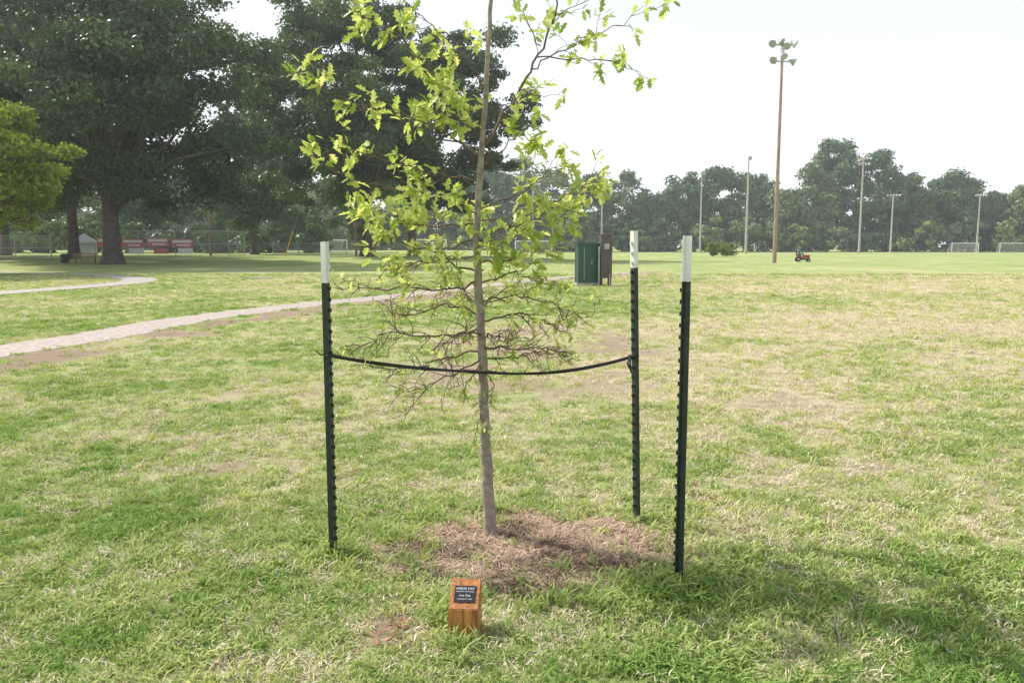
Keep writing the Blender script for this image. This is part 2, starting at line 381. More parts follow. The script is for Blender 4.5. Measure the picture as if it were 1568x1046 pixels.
# ------------------------------------------------------------ distant tree line (one object)
C=[];R_=[];cn=[];tn=[]
def far_tree(x,y,h,r,n=26,per=120):
    t=random.uniform(.0,.85)
    for k in range(n):
        u=random.random()**.9; prof=math.sqrt(max(.08,1-((u-.42)/.60)**2))
        an=random.uniform(0,6.283); rr=r*prof*random.random()**.35*.85
        s=random.uniform(.15,.33)*min(r,9); z=max(h*.95*u+.5,s*.3)
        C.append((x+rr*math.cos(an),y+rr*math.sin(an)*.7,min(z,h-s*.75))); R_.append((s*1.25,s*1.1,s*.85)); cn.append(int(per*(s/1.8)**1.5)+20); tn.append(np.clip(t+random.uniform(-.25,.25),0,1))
prof=[(3,28),(12.7,24),(23,23),(33,23.5),(41.6,17),(50,23.5),(61,25),(70.5,24),(79,18),(88,26),(97,33.5),(106,29.5),(115,23),(121,18.5),(129,24),(136,22),(145,18),(151,19.5),(160,23),(171,25),(184,22),(198,26),(-7,25),(-18,24),(-30,23),(-42,25),(-55,22),(-68,24),(-82,22),(-96,25),(-112,24),(-130,25),(-150,24)]
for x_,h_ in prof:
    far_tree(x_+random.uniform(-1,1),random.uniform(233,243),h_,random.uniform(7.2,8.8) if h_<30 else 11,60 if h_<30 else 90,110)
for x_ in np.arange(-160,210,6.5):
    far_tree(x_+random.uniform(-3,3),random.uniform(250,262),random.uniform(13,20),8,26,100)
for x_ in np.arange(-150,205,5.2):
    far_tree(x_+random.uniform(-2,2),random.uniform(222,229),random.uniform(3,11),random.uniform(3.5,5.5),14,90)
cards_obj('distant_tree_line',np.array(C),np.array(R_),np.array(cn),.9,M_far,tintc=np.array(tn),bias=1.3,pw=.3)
C=[];R_=[];cn=[];tn=[]
for x_ in np.arange(-110,-24,6):
    far_tree(x_+random.uniform(-2,2),random.uniform(140,152),random.uniform(14,21),6.5,32)
for x_ in np.arange(-110,-30,4.5):
    far_tree(x_+random.uniform(-2,2),random.uniform(128,134),random.uniform(3,6),3.2,12,80)
cards_obj('background_trees',np.array(C),np.array(R_),np.array(cn),.75,M_oak2,tintc=np.array(tn),bias=1.2,pw=.3)
C=[];R_=[];cn=[];tn=[]
for k in range(26):
    s=random.uniform(.4,.75); C.append((31.5+random.uniform(-1.9,1.9)+1.6,127+random.uniform(-1.2,1.2),random.uniform(.4,1.9))); R_.append((s,s,s*.8)); cn.append(120); tn.append(random.uniform(.2,1))
cards_obj('round_bush',np.array(C),np.array(R_),np.array(cn),.3,M_young,tintc=np.array(tn)*.6)

# ------------------------------------------------------------ sapling
M_sbark=simple('sapling_bark',(.30,.255,.215),.9,var=.35,scale=25,bump=.6)
M_twig=simple('twig_bark',(.17,.12,.09),.9,var=.3,scale=25)
M_leaf=leafmat('sapling_leaf',(.26,.38,.07),(.70,.74,.28),.5,(1.18,1.15,.9),rough=.4)
sap=new_empty('oak_sapling',(-.116,4.26,g1(-.116,4.26)))
TR=[(0,0,-.03),(-.004,0,.06),(-.024,0,.454),(-.040,.01,.82),(-.046,.01,1.03),(-.062,0,1.38),(-.071,-.01,1.69),(-.041,0,2.1),(-.016,.01,2.46),(.009,0,2.85),(.03,0,3.2),(.04,0,3.55)]
RT=[.048,.037,.030,.026,.0245,.022,.019,.0155,.0125,.010,.006,.003]
tp=catmull(TR,5); tr=[]
for i in range(len(TR)-1):
    for k in range(5): tr.append((RT[i]+(RT[i+1]-RT[i])*k/5)*random.uniform(.95,1.06))
tr.append(RT[-1])
tp=[q+Vector((random.gauss(0,.0025),random.gauss(0,.0025),0)) for q in tp]
TK=Acc(); TK.tube(tp,tr,14)
def trunk_at(z):
    for a,b in zip(tp[:-1],tp[1:]):
        if a.z<=z<=b.z: return a.lerp(b,(z-a.z)/(b.z-a.z+1e-9))
    return tp[-1]
BR=Acc(); leaves=[]
rs=random.Random(11)
def rv(s): return Vector((rs.gauss(0,s),rs.gauss(0,s),rs.gauss(0,s)))
def leaf(p,d,size,tint): leaves.append((p,d,size,tint))
def leafspray(p,d,n,size):
    for k in range(n):
        dd=(d*.6+rv(.65)+Vector((0,0,-.12))).normalized()
        leaf(p+rv(.008),dd,size*rs.uniform(.55,1.15),rs.random())
def twig(p,d,l,r,leafy,depth=0,droop=0):
    n=5; pts=[p]; dd=d.normalized()
    for k in range(n):
        dd=(dd+rv(.18)+Vector((0,0,-droop))).normalized(); pts.append(pts[-1]+dd*l/n)
    bare=leafy<.35
    if bare: r=max(r*1.2,.0013)
    BR.tube(pts,[r*(1-.6*k/n) for k in range(n+1)],5,cap=False)
    for k in range(1,n+1):
        if depth<2 and rs.random()<((.55 if depth==0 else .3) if bare else (.30 if depth==0 else .12)) and l>.06:
            sd=(dd*.7+rv(.75)).normalized()
            twig(pts[k],sd,l*rs.uniform(.35,.65),r*.6,leafy,depth+1,droop)
        if rs.random()<leafy*.22: leafspray(pts[k],dd,1,LS)
    if rs.random()<leafy: leafspray(pts[-1],dd,rs.randint(3,5) if not bare else rs.randint(1,4),LS)
LS=.076
def branch(pts,r0,leafy,ntw,tl,droop=0.0,ls=.076):
    global LS; LS=ls
    if leafy>.35: ntw=max(3,int(ntw*.74))
    P=catmull(pts,6); n=len(P); P=[q+rv(.007) if 0<i<n-1 else q for i,q in enumerate(P)]
    k0=1.15 if leafy<.35 else 1
    BR.tube(P,[r0*k0*(1-.72*i/(n-1)) for i in range(n)],6,cap=False)
    for k in range(ntw):
        i=min(n-2,int((.18+.82*(k+rs.random())/ntw)*(n-1))); t=(P[i+1]-P[i]).normalized()
        side=rv(1); side=(side-t*side.dot(t)).normalized()
        twig(P[i],t*.75+side*.8+Vector((0,0,.1)),tl*rs.uniform(.5,1.15)*(1-.35*i/n),min(r0,.006)*.42,leafy,0,droop)
    leafspray(P[-1],(P[-1]-P[-2]).normalized(),int(4*min(1,leafy+.2)) ,ls)
def B(start_z,xz,yend,r0,leafy,ntw,tl,droop=0.,ls=.076):
    s=trunk_at(start_z); pts=[s]; n=len(xz)
    for k,(xx,zz) in enumerate(xz): pts.append(Vector((xx+.116,yend*(k+1)/n+rs.uniform(-.03,.03),zz)))
    branch(pts,r0,leafy,ntw,tl,droop,ls)
L_=.9
B(2.14,[(-.31,2.37),(-.60,2.68),(-.84,2.82)],.10,.0065,L_,13,.2)
B(2.05,[(-.45,2.22),(-.80,2.31),(-1.08,2.44)],-.15,.0065,L_,13,.2)
B(1.93,[(-.45,1.98),(-.75,2.07),(-.95,2.12)],.22,.006,L_,11,.18)
B(1.80,[(-.50,1.86),(-.78,1.92),(-.96,1.99)],-.18,.006,L_,12,.2)
B(1.70,[(-.45,1.70),(-.68,1.73),(-.84,1.76)],.15,.006,L_,12,.18)
B(1.62,[(-.42,1.56),(-.60,1.62),(-.72,1.58)],-.25,.005,.8,10,.16)
B(2.40,[(-.28,2.60),(-.46,2.74),(-.62,2.88)],-.08,.005,L_,9,.17)
B(2.30,[(-.28,2.31),(-.42,2.30),(-.52,2.22)],.20,.004,L_,9,.16)
B(2.10,[(.02,2.36),(.16,2.62),(.23,2.85),(.30,3.10)],.05,.009,.45,9,.16)
B(2.0,[(-.05,2.09),(.06,2.15),(.16,2.08)],-.12,.005,.7,5,.14)
B(1.78,[(.05,1.87),(.18,1.98),(.28,2.04)],.18,.005,.8,9,.16)
B(1.60,[(.12,1.77),(.30,1.86),(.44,1.92)],-.15,.006,L_,12,.17)
B(1.66,[(.02,1.68),(.15,1.74),(.28,1.72)],-.3,.005,.9,11,.16)
B(1.72,[(.05,1.74),(.2,1.80),(.36,1.78)],.25,.005,.9,9,.16)
B(1.75,[(-.28,1.80),(-.35,1.84)],-.35,.004,.9,8,.16)
B(1.72,[(-.25,1.72),(-.2,1.75)],.35,.004,.9,8,.16)
B(2.18,[(-.3,2.24),(-.36,2.3)],-.3,.004,.9,7,.15)
B(1.58,[(-.1,1.62),(-.02,1.64)],-.3,.004,.9,8,.15)
B(3.0,[(-.02,3.2),(.1,3.35)],-.1,.004,.9,6,.15)
B(2.9,[(-.2,3.1),(-.3,3.2)],.1,.004,.9,6,.15)
def from_(p,xz,y0,yend,r0,leafy,ntw,tl):
    pts=[Vector((p[0]+.116,y0,p[1]))]; n=len(xz)
    for k,(xx,zz) in enumerate(xz): pts.append(Vector((xx+.116,y0+(yend-y0)*(k+1)/n,zz)))
    branch(pts,r0,leafy,ntw,tl)
from_((.10,2.50),[(.28,2.60),(.52,2.70),(.78,2.80)],.03,-.08,.0045,.62,10,.17)
from_((.12,2.56),[(.35,2.56),(.58,2.53),(.73,2.46)],.03,.12,.004,.6,9,.15)
from_((.04,2.40),[(.12,2.36),(.26,2.34)],.02,-.1,.0035,.6,5,.12)
from_((.18,2.70),[(.30,2.82),(.50,2.90)],.04,.1,.0035,.6,7,.15)
from_((.15,2.62),[(.05,2.78),(-.02,2.9)],.04,.0,.0035,.6,4,.12)
B(1.45,[(-.40,1.50),(-.55,1.49),(-.70,1.47)],.1,.006,.34,11,.17,.03,.07)
B(1.40,[(-.35,1.36),(-.65,1.36),(-.92,1.37)],-.12,.006,.12,13,.18,.03,.06)
B(1.38,[(.0,1.44),(.12,1.40),(.26,1.38)],.15,.005,.34,11,.17,.03,.07)
B(1.30,[(.02,1.32),(.2,1.28),(.38,1.23)],-.12,.005,.2,13,.18,.03,.065)
B(1.50,[(-.05,1.50),(.1,1.56),(.22,1.54)],-.22,.005,.6,9,.16,.02,.075)
B(1.52,[(-.3,1.52),(-.42,1.5)],-.3,.005,.6,9,.16,.02,.075)
# lower: dead, wiry, drooping
B(1.22,[(-.35,1.28),(-.58,1.20),(-.74,1.27)],.18,.006,.05,17,.2,.05,.055)
B(1.15,[(-.40,1.10),(-.62,1.14),(-.80,1.06)],-.2,.006,.03,17,.2,.05,.055)
B(1.03,[(-.38,.98),(-.65,.92),(-.96,1.0)],.05,.006,.03,17,.2,.06,.055)
B(.98,[(-.33,.90),(-.48,.84),(-.62,.83)],-.15,.005,.05,13,.18,.06,.055)
B(1.18,[(.05,1.22),(.22,1.16),(.34,1.22)],.15,.006,.14,16,.2,.05,.055)
B(1.05,[(.02,1.04),(.18,1.06),(.30,.98)],-.15,.006,.08,17,.19,.05,.055)
B(.98,[(.0,.98),(.12,1.0),(.28,.97)],.2,.005,.1,14,.17,.06,.055)
B(1.12,[(-.25,1.14),(-.32,1.1)],-.35,.005,.06,14,.2,.05,.055)
B(1.10,[(-.08,1.12),(-.0,1.1)],-.35,.005,.06,14,.2,.05,.055)
B(.96,[(-.22,.88),(-.27,.76)],-.1,.004,.12,9,.13,.1,.055)
B(.94,[(-.10,.84),(-.17,.72)],-.12,.004,.2,8,.12,.1,.055)
B(.72,[(-.19,.62),(-.19,.52)],-.09,.003,.3,6,.1,.1,.05)
B(1.26,[(-.1,1.3),(-.0,1.34)],.4,.005,.1,12,.2,.04,.055)
B(1.28,[(-.25,1.3),(-.3,1.3)],.4,.005,.1,12,.2,.04,.055)
TK.obj('trunk',[M_sbark],parent=sap,smooth=True)
BR.obj('branches',[M_twig],parent=sap,smooth=True)
half=[(.10,.05),(.20,.16),(.30,.24),(.36,.11),(.48,.17),(.60,.29),(.64,.12),(.78,.19),(.84,.10)]
V=[];F=[];TI=[]
for (p,d,s,ti) in leaves:
    up=(Vector((0,0,1))+rv(.5)); side=d.cross(up); 
    if side.length<1e-4: continue
    side.normalize(); nrm=side.cross(d).normalized(); o=len(V); curl=rs.uniform(-.1,.25)
    def pt(a,b): return p+d*(a*s)+side*(b*s)+nrm*(s*(.35*abs(b)-curl*a*a))
    vs=[pt(0,0),pt(.36,0),pt(.64,0),pt(1,0)]+[pt(a,b) for a,b in half]+[pt(a,-b) for a,b in half]
    V.extend([tuple(v) for v in vs]); TI.extend([ti]*len(vs))
    Lh=[o+4+k for k in range(9)]; Rh=[o+13+k for k in range(9)]
    F+= [(o,Lh[0],Lh[1],Lh[2],Lh[3],o+1),(o+1,Lh[3],Lh[4],Lh[5],Lh[6],o+2),(o+2,Lh[6],Lh[7],Lh[8],o+3),
         (o+1,Rh[3],Rh[2],Rh[1],Rh[0],o),(o+2,Rh[6],Rh[5],Rh[4],Rh[3],o+1),(o+3,Rh[8],Rh[7],Rh[6],o+2)]
me=bpy.data.meshes.new('leaves'); me.from_pydata(V,[],F); me.update()
a=me.attributes.new('tint','FLOAT','POINT'); a.data.foreach_set('value',TI); me.materials.append(M_leaf)
lo=bpy.data.objects.new('leaves',me); scene.collection.objects.link(lo); lo.parent=sap
print('LEAVES',len(leaves))

# ------------------------------------------------------------ T-posts
M_post=simple('post_green_paint',(.022,.034,.028),.5,var=.4,scale=20)
M_white=simple('white_paint',(.75,.75,.73),.5,var=.12,scale=14)
def tpost(x,y,h,rotz,leanx=0,leany=0,wh=.205):
    A=Acc()
    def seg(z0,z1,mat,gr=0):
        zc=(z0+z1)/2; l=z1-z0
        A.box((0,0,zc),(.006+gr,.036+gr,l),mat)         # flange
        A.box((-.018,0,zc),(.030,.005+gr,l),mat)        # stem
    seg(-.25,h-wh,0); seg(h-wh,h,1,.0016)
    z=.10
    while z<h-.02:
        A.box((.0085,0,z),(.013,.012,.018),1 if z>h-wh else 0); z+=.054
    o=A.obj('fence_stake',[M_post,M_white],(x,y,g1(x,y)),rotz)
    return o
tpost(-.924,4.0,1.63,math.radians(-12))
tpost(.779,3.62,1.64,math.radians(150))
s3=tpost(.72,4.49,1.68,math.radians(205))
s3.rotation_euler=(Matrix.Rotation(math.radians(-1.6),3,'Y')@Matrix.Rotation(math.radians(205),3,'Z')).to_euler()
M_rubber=simple('rubber_strap',(.02,.02,.02),.6,var=.2,scale=30)
def strap(A,p,q,sag,w=.013,t=.004):
    p=Vector(p);q=Vector(q);n=18;vs=[];fs=[]
    for k in range(n+1):
        u=k/n; c=p.lerp(q,u)-Vector((0,0,sag*4*u*(1-u))); d=(q-p).normalized(); s=d.cross(Vector((0,0,1))).normalized()
        tw=.5*math.sin(u*7); z=Vector((0,0,1))
        a=(z*math.cos(tw)+s*math.sin(tw)); b=(s*math.cos(tw)-z*math.sin(tw))
        vs+= [c+a*w/2+b*t/2,c-a*w/2+b*t/2,c-a*w/2-b*t/2,c+a*w/2-b*t/2]
    for k in range(n):
        for e in range(4): fs.append((4*k+e,4*k+(e+1)%4,4*k+4+(e+1)%4,4*k+4+e))
    A.add(vs,fs)
A=Acc(); tz=.925; tx=-.158; ty=4.27
strap(A,(-.912,4.0,1.05),(tx,ty-.026,tz),.012); strap(A,(-.912,4.01,1.045),(tx,ty+.026,tz),.02)
strap(A,(.69,4.47,.985),(tx,ty-.026,tz),.04); strap(A,(.69,4.48,.98),(tx,ty+.026,tz),.048)
for cx,cy,cz,r in ((tx,ty,tz,.031),(-.925,4.0,1.05,.026),(.692,4.49,.98,.026)):
    pts=[(cx+r*math.cos(a),cy+r*math.sin(a),cz+.004*math.sin(3*a)) for a in np.linspace(0,6.283,17)]
    A.tube(pts,.006,6)
for k in range(3): A.tube([(.67,4.46,.99),(.665-.01*k,4.43,.95),(.67+.01*k,4.43,.90-.02*k)],.004,5)
A.tube([(-.93,3.98,1.05),(-.96,3.96,1.06),(-.985,3.95,1.085)],.003,5)
A.obj('tree_tie_strap',[M_rubber])

# ------------------------------------------------------------ wooden marker post
def wood():
    m=bpy.data.materials.new('cedar_wood'); t=nt(m); N=t.nodes;L=t.links
    o=N.new('ShaderNodeOutputMaterial'); b=N.new('ShaderNodeBsdfPrincipled'); b.inputs['Roughness'].default_value=.5
    tc=N.new('ShaderNodeTexCoord'); mp=N.new('ShaderNodeMapping'); mp.inputs['Scale'].default_value=(60,60,5)
    n=N.new('ShaderNodeTexNoise'); n.inputs['Scale'].default_value=1.5; n.inputs['Detail'].default_value=6
    r=N.new('ShaderNodeValToRGB'); r.color_ramp.elements[0].position=.3; r.color_ramp.elements[0].color=(.20,.08,.03,1); r.color_ramp.elements[1].position=.7; r.color_ramp.elements[1].color=(.66,.27,.08,1)
    L.new(tc.outputs['Object'],mp.inputs[0]); L.new(mp.outputs[0],n.inputs['Vector']); L.new(n.outputs[0],r.inputs[0]); L.new(r.outputs[0],b.inputs['Base Color'])
    bp=N.new('ShaderNodeBump'); bp.inputs['Strength'].default_value=.4; bp.inputs['Distance'].default_value=.003; L.new(n.outputs[0],bp.inputs['Height']); L.new(bp.outputs[0],b.inputs['Normal'])
    L.new(b.outputs[0],o.inputs[0]); return m
M_wood=wood(); M_plaque=simple('plaque_black',(.02,.022,.03),.35,var=.1)
M_text=simple('plaque_text',(.75,.75,.75),.5,var=.02)
mk=new_empty('wooden_marker_post',(-.195,3.17,g1(-.195,3.17))); mk.rotation_euler=(0,0,math.radians(-4))
import bmesh
me=bpy.data.meshes.new('post'); bm=bmesh.new(); w=.062
zf,zb=.122,.205
co=[(-w,-w,-.1),(w,-w,-.1),(w,w,-.1),(-w,w,-.1),(-w,-w,zf),(w,-w,zf),(w,w,zb),(-w,w,zb)]
bv=[bm.verts.new(c) for c in co]
for f in [(0,3,2,1),(4,5,6,7),(0,1,5,4),(1,2,6,5),(2,3,7,6),(3,0,4,7)]: bm.faces.new([bv[i] for i in f])
bmesh.ops.bevel(bm,geom=list(bm.edges),offset=.003,segments=2,affect='EDGES'); bm.to_mesh(me); bm.free()
me.materials.append(M_wood); po=bpy.data.objects.new('post',me); scene.collection.objects.link(po); po.parent=mk
sl=math.atan2(zb-zf,2*w); cz=(zf+zb)/2
Rm=Matrix.Rotation(sl,3,'X'); nrm=Rm@Vector((0,0,1))
A=Acc(); A.box(Vector((0,-.0,cz))+nrm*.002+Rm@Vector((0,-.004,0)),(.088,.076,.004),0,Rm); A.obj('plaque',[M_plaque],parent=mk)
def txt(s,size,v):
    c=bpy.data.curves.new('inscription','FONT'); c.body=s; c.size=size; c.align_x='CENTER'; c.extrude=.0003
    o=bpy.data.objects.new('inscription',c); scene.collection.objects.link(o); o.parent=mk
    o.location=Vector((0,0,cz))+nrm*.0045+Rm@Vector((0,v,0)); o.rotation_euler=(sl,0,0); c.materials.append(M_text)
txt('ARBOR DAY',.014,.016); txt('PLANTED WITH CARE',.0075,.004); txt('Live Oak',.013,-.016); txt('COMMUNITY TREES',.007,-.031)

# ------------------------------------------------------------ utility cabinet
M_green=simple('cabinet_green',(.035,.085,.06),.5,var=.15,scale=3)
M_brown=simple('cabinet_brown',(.10,.082,.075),.6,var=.2,scale=3)
M_grey=simple('galvanised',(.38,.38,.37),.45,metal=.5,var=.15,scale=4)
A=Acc(); A.box((0,0,.06),(1.05,.8,.12),2)
A.box((0,0,.90),(.92,.66,1.56),0); A.box((0,0,1.70),(.98,.72,.05),0); A.box((0,-.335,.92),(.40,.012,1.40),0); A.box((-.21,-.336,.92),(.02,.03,1.3),2); A.box((.10,-.35,.95),(.03,.04,.18),2)
A.obj('utility_cabinet',[M_green,M_brown,M_conc],(3.10,32.9,0),math.radians(8))
A=Acc()
A.box((0,0,1.18),(.46,.4,1.72),0); A.box((0,0,2.06),(.50,.44,.04),0); A.box((0,-.205,1.25),(.36,.012,1.35),0)
A.box((0,-.215,1.6),(.20,.02,.22),1)
for sx in(-.18,.18): A.box((sx,0,.2),(.08,.3,.42),0)
A.tube([(.13,-.22,0),(.13,-.22,.5)],.03,8,1)
A.tube([(-.3,-.15,0),(-.3,-.15,.35),(-.3,-.15,1.6)],.035,8,1)
A.obj('meter_pedestal',[M_brown,M_grey],(3.80,32.6,0),math.radians(8))

# ------------------------------------------------------------ field light poles
M_pole=simple('weathered_wood_pole',(.36,.25,.20),.8,var=.2,scale=2)
M_lamp=simple('lamp_housing',(.45,.45,.46),.4,metal=.3,var=.1)
def flood(A,p,d,s=.5):
    p=Vector(p); d=Vector(d).normalized()
    A.tube([p-d*s*.45,p-d*s*.2,p,p+d*s*.45],[s*.18,s*.28,s*.33,s*.62],10,1)
def lightpole(x,y,h,r=.24,kind=0,rot=0):
    A=Acc(); A.tube([(0,0,-.2),(0,0,h*.5),(0,0,h)],[r,r*.8,r*.55],12,0)
    if kind==0:
        A.box((0,0,h-.25),(2.1,.12,.12),1); A.box((0,0,h-1.75),(1.9,.12,.12),1); A.box((0,0,h-.9),(.2,.5,.9),1)
        A.tube([(0,.1,h-2.4),(0,.1,h-.1)],.06,6,1)
        for xx,zz,dx in ((-.95,h-.1,-.6),(-.35,h+.1,.4),(.35,h-.25,-.3),(.95,h-.1,.7),(-.8,h-1.6,-.7),(.9,h-1.75,.8),(.0,h-1.2,.1)):
            flood(A,(xx,-.15,zz),(dx,-.5,-.55),.62)
    else:
        A.box((0,0,h-.2),(3.6,.14,.14),1); 
        for k in range(5): flood(A,(-1.7+.85*k,-.2,h-.1),(0.2*(k-2),-.6,-.55),.6)
        if kind==2:
            A.box((0,0,h-1.5),(3.0,.14,.14),1)
            for k in range(4): flood(A,(-1.35+.9*k,-.2,h-1.4),(0.2*(k-1.5),-.6,-.55),.6)
    A.obj('stadium_light_pole',[M_pole if kind==0 else M_pg,M_lamp],(x,y,0),rot,smooth=False)
M_pg=simple('grey_pole',(.46,.42,.39),.7,var=.15,scale=2)
lightpole(25.4,77.5,20.6,.20,0,.1)
lightpole(80.5,186,21.8,.26,2,.3)
lightpole(51.9,178,21.0,.28,1,1.2)
lightpole(49.2,210,20.5,.26,1,1.1)
lightpole(23.2,208,20.5,.24,1,.2)
lightpole(101,214,15.2,.26,1,.1)
lightpole(124,214,15.2,.26,1,.3)
lightpole(5.5,214,18,.24,1,.3)

# ------------------------------------------------------------ goals
M_net=simple('net',(.65,.66,.65),.8,var=.05)
def goal(x,y,w,h,rot):
    A=Acc(); d=1.8
    for sx in(-1,1):
        A.tube([(sx*w/2,0,0),(sx*w/2,0,h)],.10,8,0); A.tube([(sx*w/2,0,h),(sx*w/2,d*.4,h),(sx*w/2,d,.05)],.05,6,0); A.tube([(sx*w/2,0,.05),(sx*w/2,d,.05)],.05,6,0)
    A.tube([(-w/2,0,h),(w/2,0,h)],.10,8,0); A.tube([(-w/2,d,.05),(w/2,d,.05)],.05,6,0)
    k=-w/2
    while k<w/2: A.tube([(k,d*.4,h),(k,d,.05)],.02,3,1,False); k+=.35
    for t in np.linspace(0,1,8): A.tube([(-w/2,d*.4+d*.6*t,h+(.05-h)*t),(w/2,d*.4+d*.6*t,h+(.05-h)*t)],.02,3,1,False)
    A.obj('soccer_goal',[M_white,M_net],(x,y,g1(x,y)),rot)
goal(4.3,160,7.3,2.4,0); goal(-16.6,158,7.3,2.4,.1); goal(-37,170,7.3,2.4,1.2); goal(117,207,7.3,2.4,.1); goal(128,204,7.3,2.4,-.1)

# ------------------------------------------------------------ fences, tent, banner, bin
def fence(x0,y0,x1,y1,h,name='chain_link_fence'):
    A=Acc(); p=Vector((x0,y0,0));q=Vector((x1,y1,0)); L=(q-p).length; d=(q-p)/L; n=int(L/3); zz=g1((x0+x1)/2,(y0+y1)/2)-.1
    for k in range(n+1): c=p+d*L*k/n; A.tube([c,c+Vector((0,0,h))],.05,6)
    for z in(.1,h*.5,h): A.tube([p+Vector((0,0,z)),q+Vector((0,0,z))],.035,5)
    s=Vector((0,0,1))
    k=-h
    while k<L:
        for sg in(1,-1):
            a0=max(0,k);a1=min(L,k+h)
            if a1>a0:
                z0=(a0-k);z1=(a1-k)
                if sg<0: z0,z1=h-z0,h-z1
                A.tube([p+d*a0+s*z0,p+d*a1+s*z1],.011,3,0,False)
        k+=.25
    A.obj(name,[M_grey],(0,0,zz))
fence(-44,86,-33,88,2.9); fence(-33,88,-32,96,2.9)
fence(-58,76,-46,80,2.4); fence(-31,104,-20,112,1.6); fence(-75,74,-58,76,2.4)
M_red=simple('red_banner_vinyl',(.60,.20,.22),.5,var=.25,scale=.8)
M_tent=simple('canopy_fabric',(.80,.80,.82),.7,var=.04)
def tent(x,y,w,rot):
    A=Acc(); 
    for a in(-1,1):
        for b in(-1,1): A.tube([(a*w/2,b*w/2,0),(a*w/2,b*w/2,1.7)],.03,6,1)
    v=[(-w/2,-w/2,1.7),(w/2,-w/2,1.7),(w/2,w/2,1.7),(-w/2,w/2,1.7),(0,0,2.6)]
    A.add(v,[(0,1,4),(1,2,4),(2,3,4),(3,0,4)],0)
    v=[(-w/2,-w/2,1.7),(w/2,-w/2,1.7),(w/2,w/2,1.7),(-w/2,w/2,1.7),(-w/2,-w/2,1.5),(w/2,-w/2,1.5),(w/2,w/2,1.5),(-w/2,w/2,1.5)]
    A.add(v,[(0,4,5,1),(1,5,6,2),(2,6,7,3),(3,7,4,0)],0)
    A.add([(-w/2,w/2,.1),(w/2,w/2,.1),(w/2,w/2,1.5),(-w/2,w/2,1.5)],[(0,1,2,3)],0)
    A.obj('canopy_tent',[M_tent,M_grey],(x,y,g1(x,y)),rot)
tent(-48.5,91,2.4,.4)
A=Acc()
for k in range(4):
    A.box((k*2.5,0,1.55-.1*(k%2)),(2.2,.03,.9),0); A.box((k*2.5,-.03,1.75-.1*(k%2)),(1.9,.02,.28),1); A.box((k*2.5+.1,-.03,1.35-.1*(k%2)),(1.3,.02,.14),1)
    A.box((k*2.5+.3,-.0,.62),(1.5,.03,.6),1 if k%2 else 0)
A.obj('vinyl_banner',[M_red,M_white],(-43.2,86.0-.2,g1(-43,88)),.18)
for px_,py_ in ((-38.6,69),(-39.6,71)):
    A=Acc(); A.tube([(0,0,0),(0,0,.1),(0,0,.85),(0,0,.95)],[.27,.28,.30,.22],12); A.tube([(0,0,.84),(0,0,.88)],.315,12); A.obj('trash_can',[M_post],(px_,py_,0))
M_yel=simple('yellow_guard',(.55,.32,.04),.5)
A=Acc(); A.tube([(0,0,0),(1.0,0,3.0)],.06,6,0); A.tube([(1.0,0,3.0),(3.2,0,9)],.02,5,1); A.obj('guy_wire_guard',[M_yel,M_grey],(-25.5,90,.4))
A=Acc(); A.tube([(0,0,0),(0,0,4.2)],[.13,.11],8); A.box((0,0,3.6),(.5,.3,.5)); A.obj('wooden_post',[M_pole],(-17.6,90.5,.45))
A=Acc(); A.tube([(0,0,0),(0,0,9)],[.15,.11],8); A.box((0,0,8.3),(2,.12,.12)); A.obj('utility_pole',[M_pole],(-35,93,.3))
def bench(x,y,rot):
    A=Acc()
    for k in range(3): A.box((0,-.15+.15*k,.45),(1.8,.12,.04),0)
    for k in range(2): A.box((0,.25,.62+.17*k),(1.8,.04,.12),0)
    for sx in(-.75,.75): A.box((sx,-.12,.22),(.06,.06,.43),1); A.box((sx,.24,.40),(.06,.06,.80),1); A.box((sx,.05,.41),(.06,.36,.04),1)
    A.obj('park_bench',[M_pole,M_post],(x,y,g1(x,y)),rot)
bench(-36.5,68.5,.5)

# ------------------------------------------------------------ riding mower + rider
M_mred=simple('mower_red',(.38,.05,.04),.35,var=.08); M_tyre=simple('tyre',(.03,.03,.03),.9); M_shirt=simple('shirt_grey',(.20,.21,.26),.9)
M_skin=simple('skin',(.45,.27,.2),.6); M_cap=simple('cap',(.25,.25,.28),.8)
mw=new_empty('riding_mower',(30.5,84,0)); mw.rotation_euler=(0,0,math.radians(-12))
A=Acc()
A.box((.35,0,.55),(.62,.5,.34),0); A.box((.60,0,.52),(.14,.44,.26),0); A.box((-.28,0,.42),(.85,.62,.16),0)
A.box((-.35,0,.56),(.5,.44,.14),0); A.box((.05,0,.26),(.7,1.05,.14),1); A.box((-.42,0,.68),(.42,.42,.10),1); A.box((-.64,0,.88),(.08,.42,.40),1)
A.tube([(.12,0,.6),(-.05,0,.95)],.02,6,1); A.tube([(-.05+.16*math.sin(a)*.4,.16*math.cos(a),.95+.16*math.sin(a)*.6) for a in np.linspace(0,6.283,13)],.014,5,1)
def wheel(x,y,r,w):
    A.tube([(x,y-w/2,r),(x,y-w*.35,r),(x,y+w*.35,r),(x,y+w/2,r)],[r*.88,r,r,r*.88],16,1); A.tube([(x,y-w/2-.005,r),(x,y+w/2+.005,r)],r*.45,10,2)
for sy in(-1,1): wheel(.55,sy*.38,.19,.15); wheel(-.48,sy*.42,.26,.22)
A.obj('mower_body',[M_mred,M_tyre,M_grey],parent=mw)
J=[(-.42,0,.82),(-.44,0,1.02),(-.42,0,1.22),(-.40,0,1.34),(-.38,0,1.42),(-.37,0,1.52),(-.37,0,1.60),
   (-.40,.19,1.26),(-.28,.24,1.03),(-.06,.15,1.0),(-.40,-.19,1.26),(-.28,-.24,1.03),(-.06,-.15,1.0),
   (-.40,.11,.80),(.02,.17,.84),(.08,.18,.50),(.22,.18,.46),(-.40,-.11,.80),(.02,-.17,.84),(.08,-.18,.50),(.22,-.18,.46)]
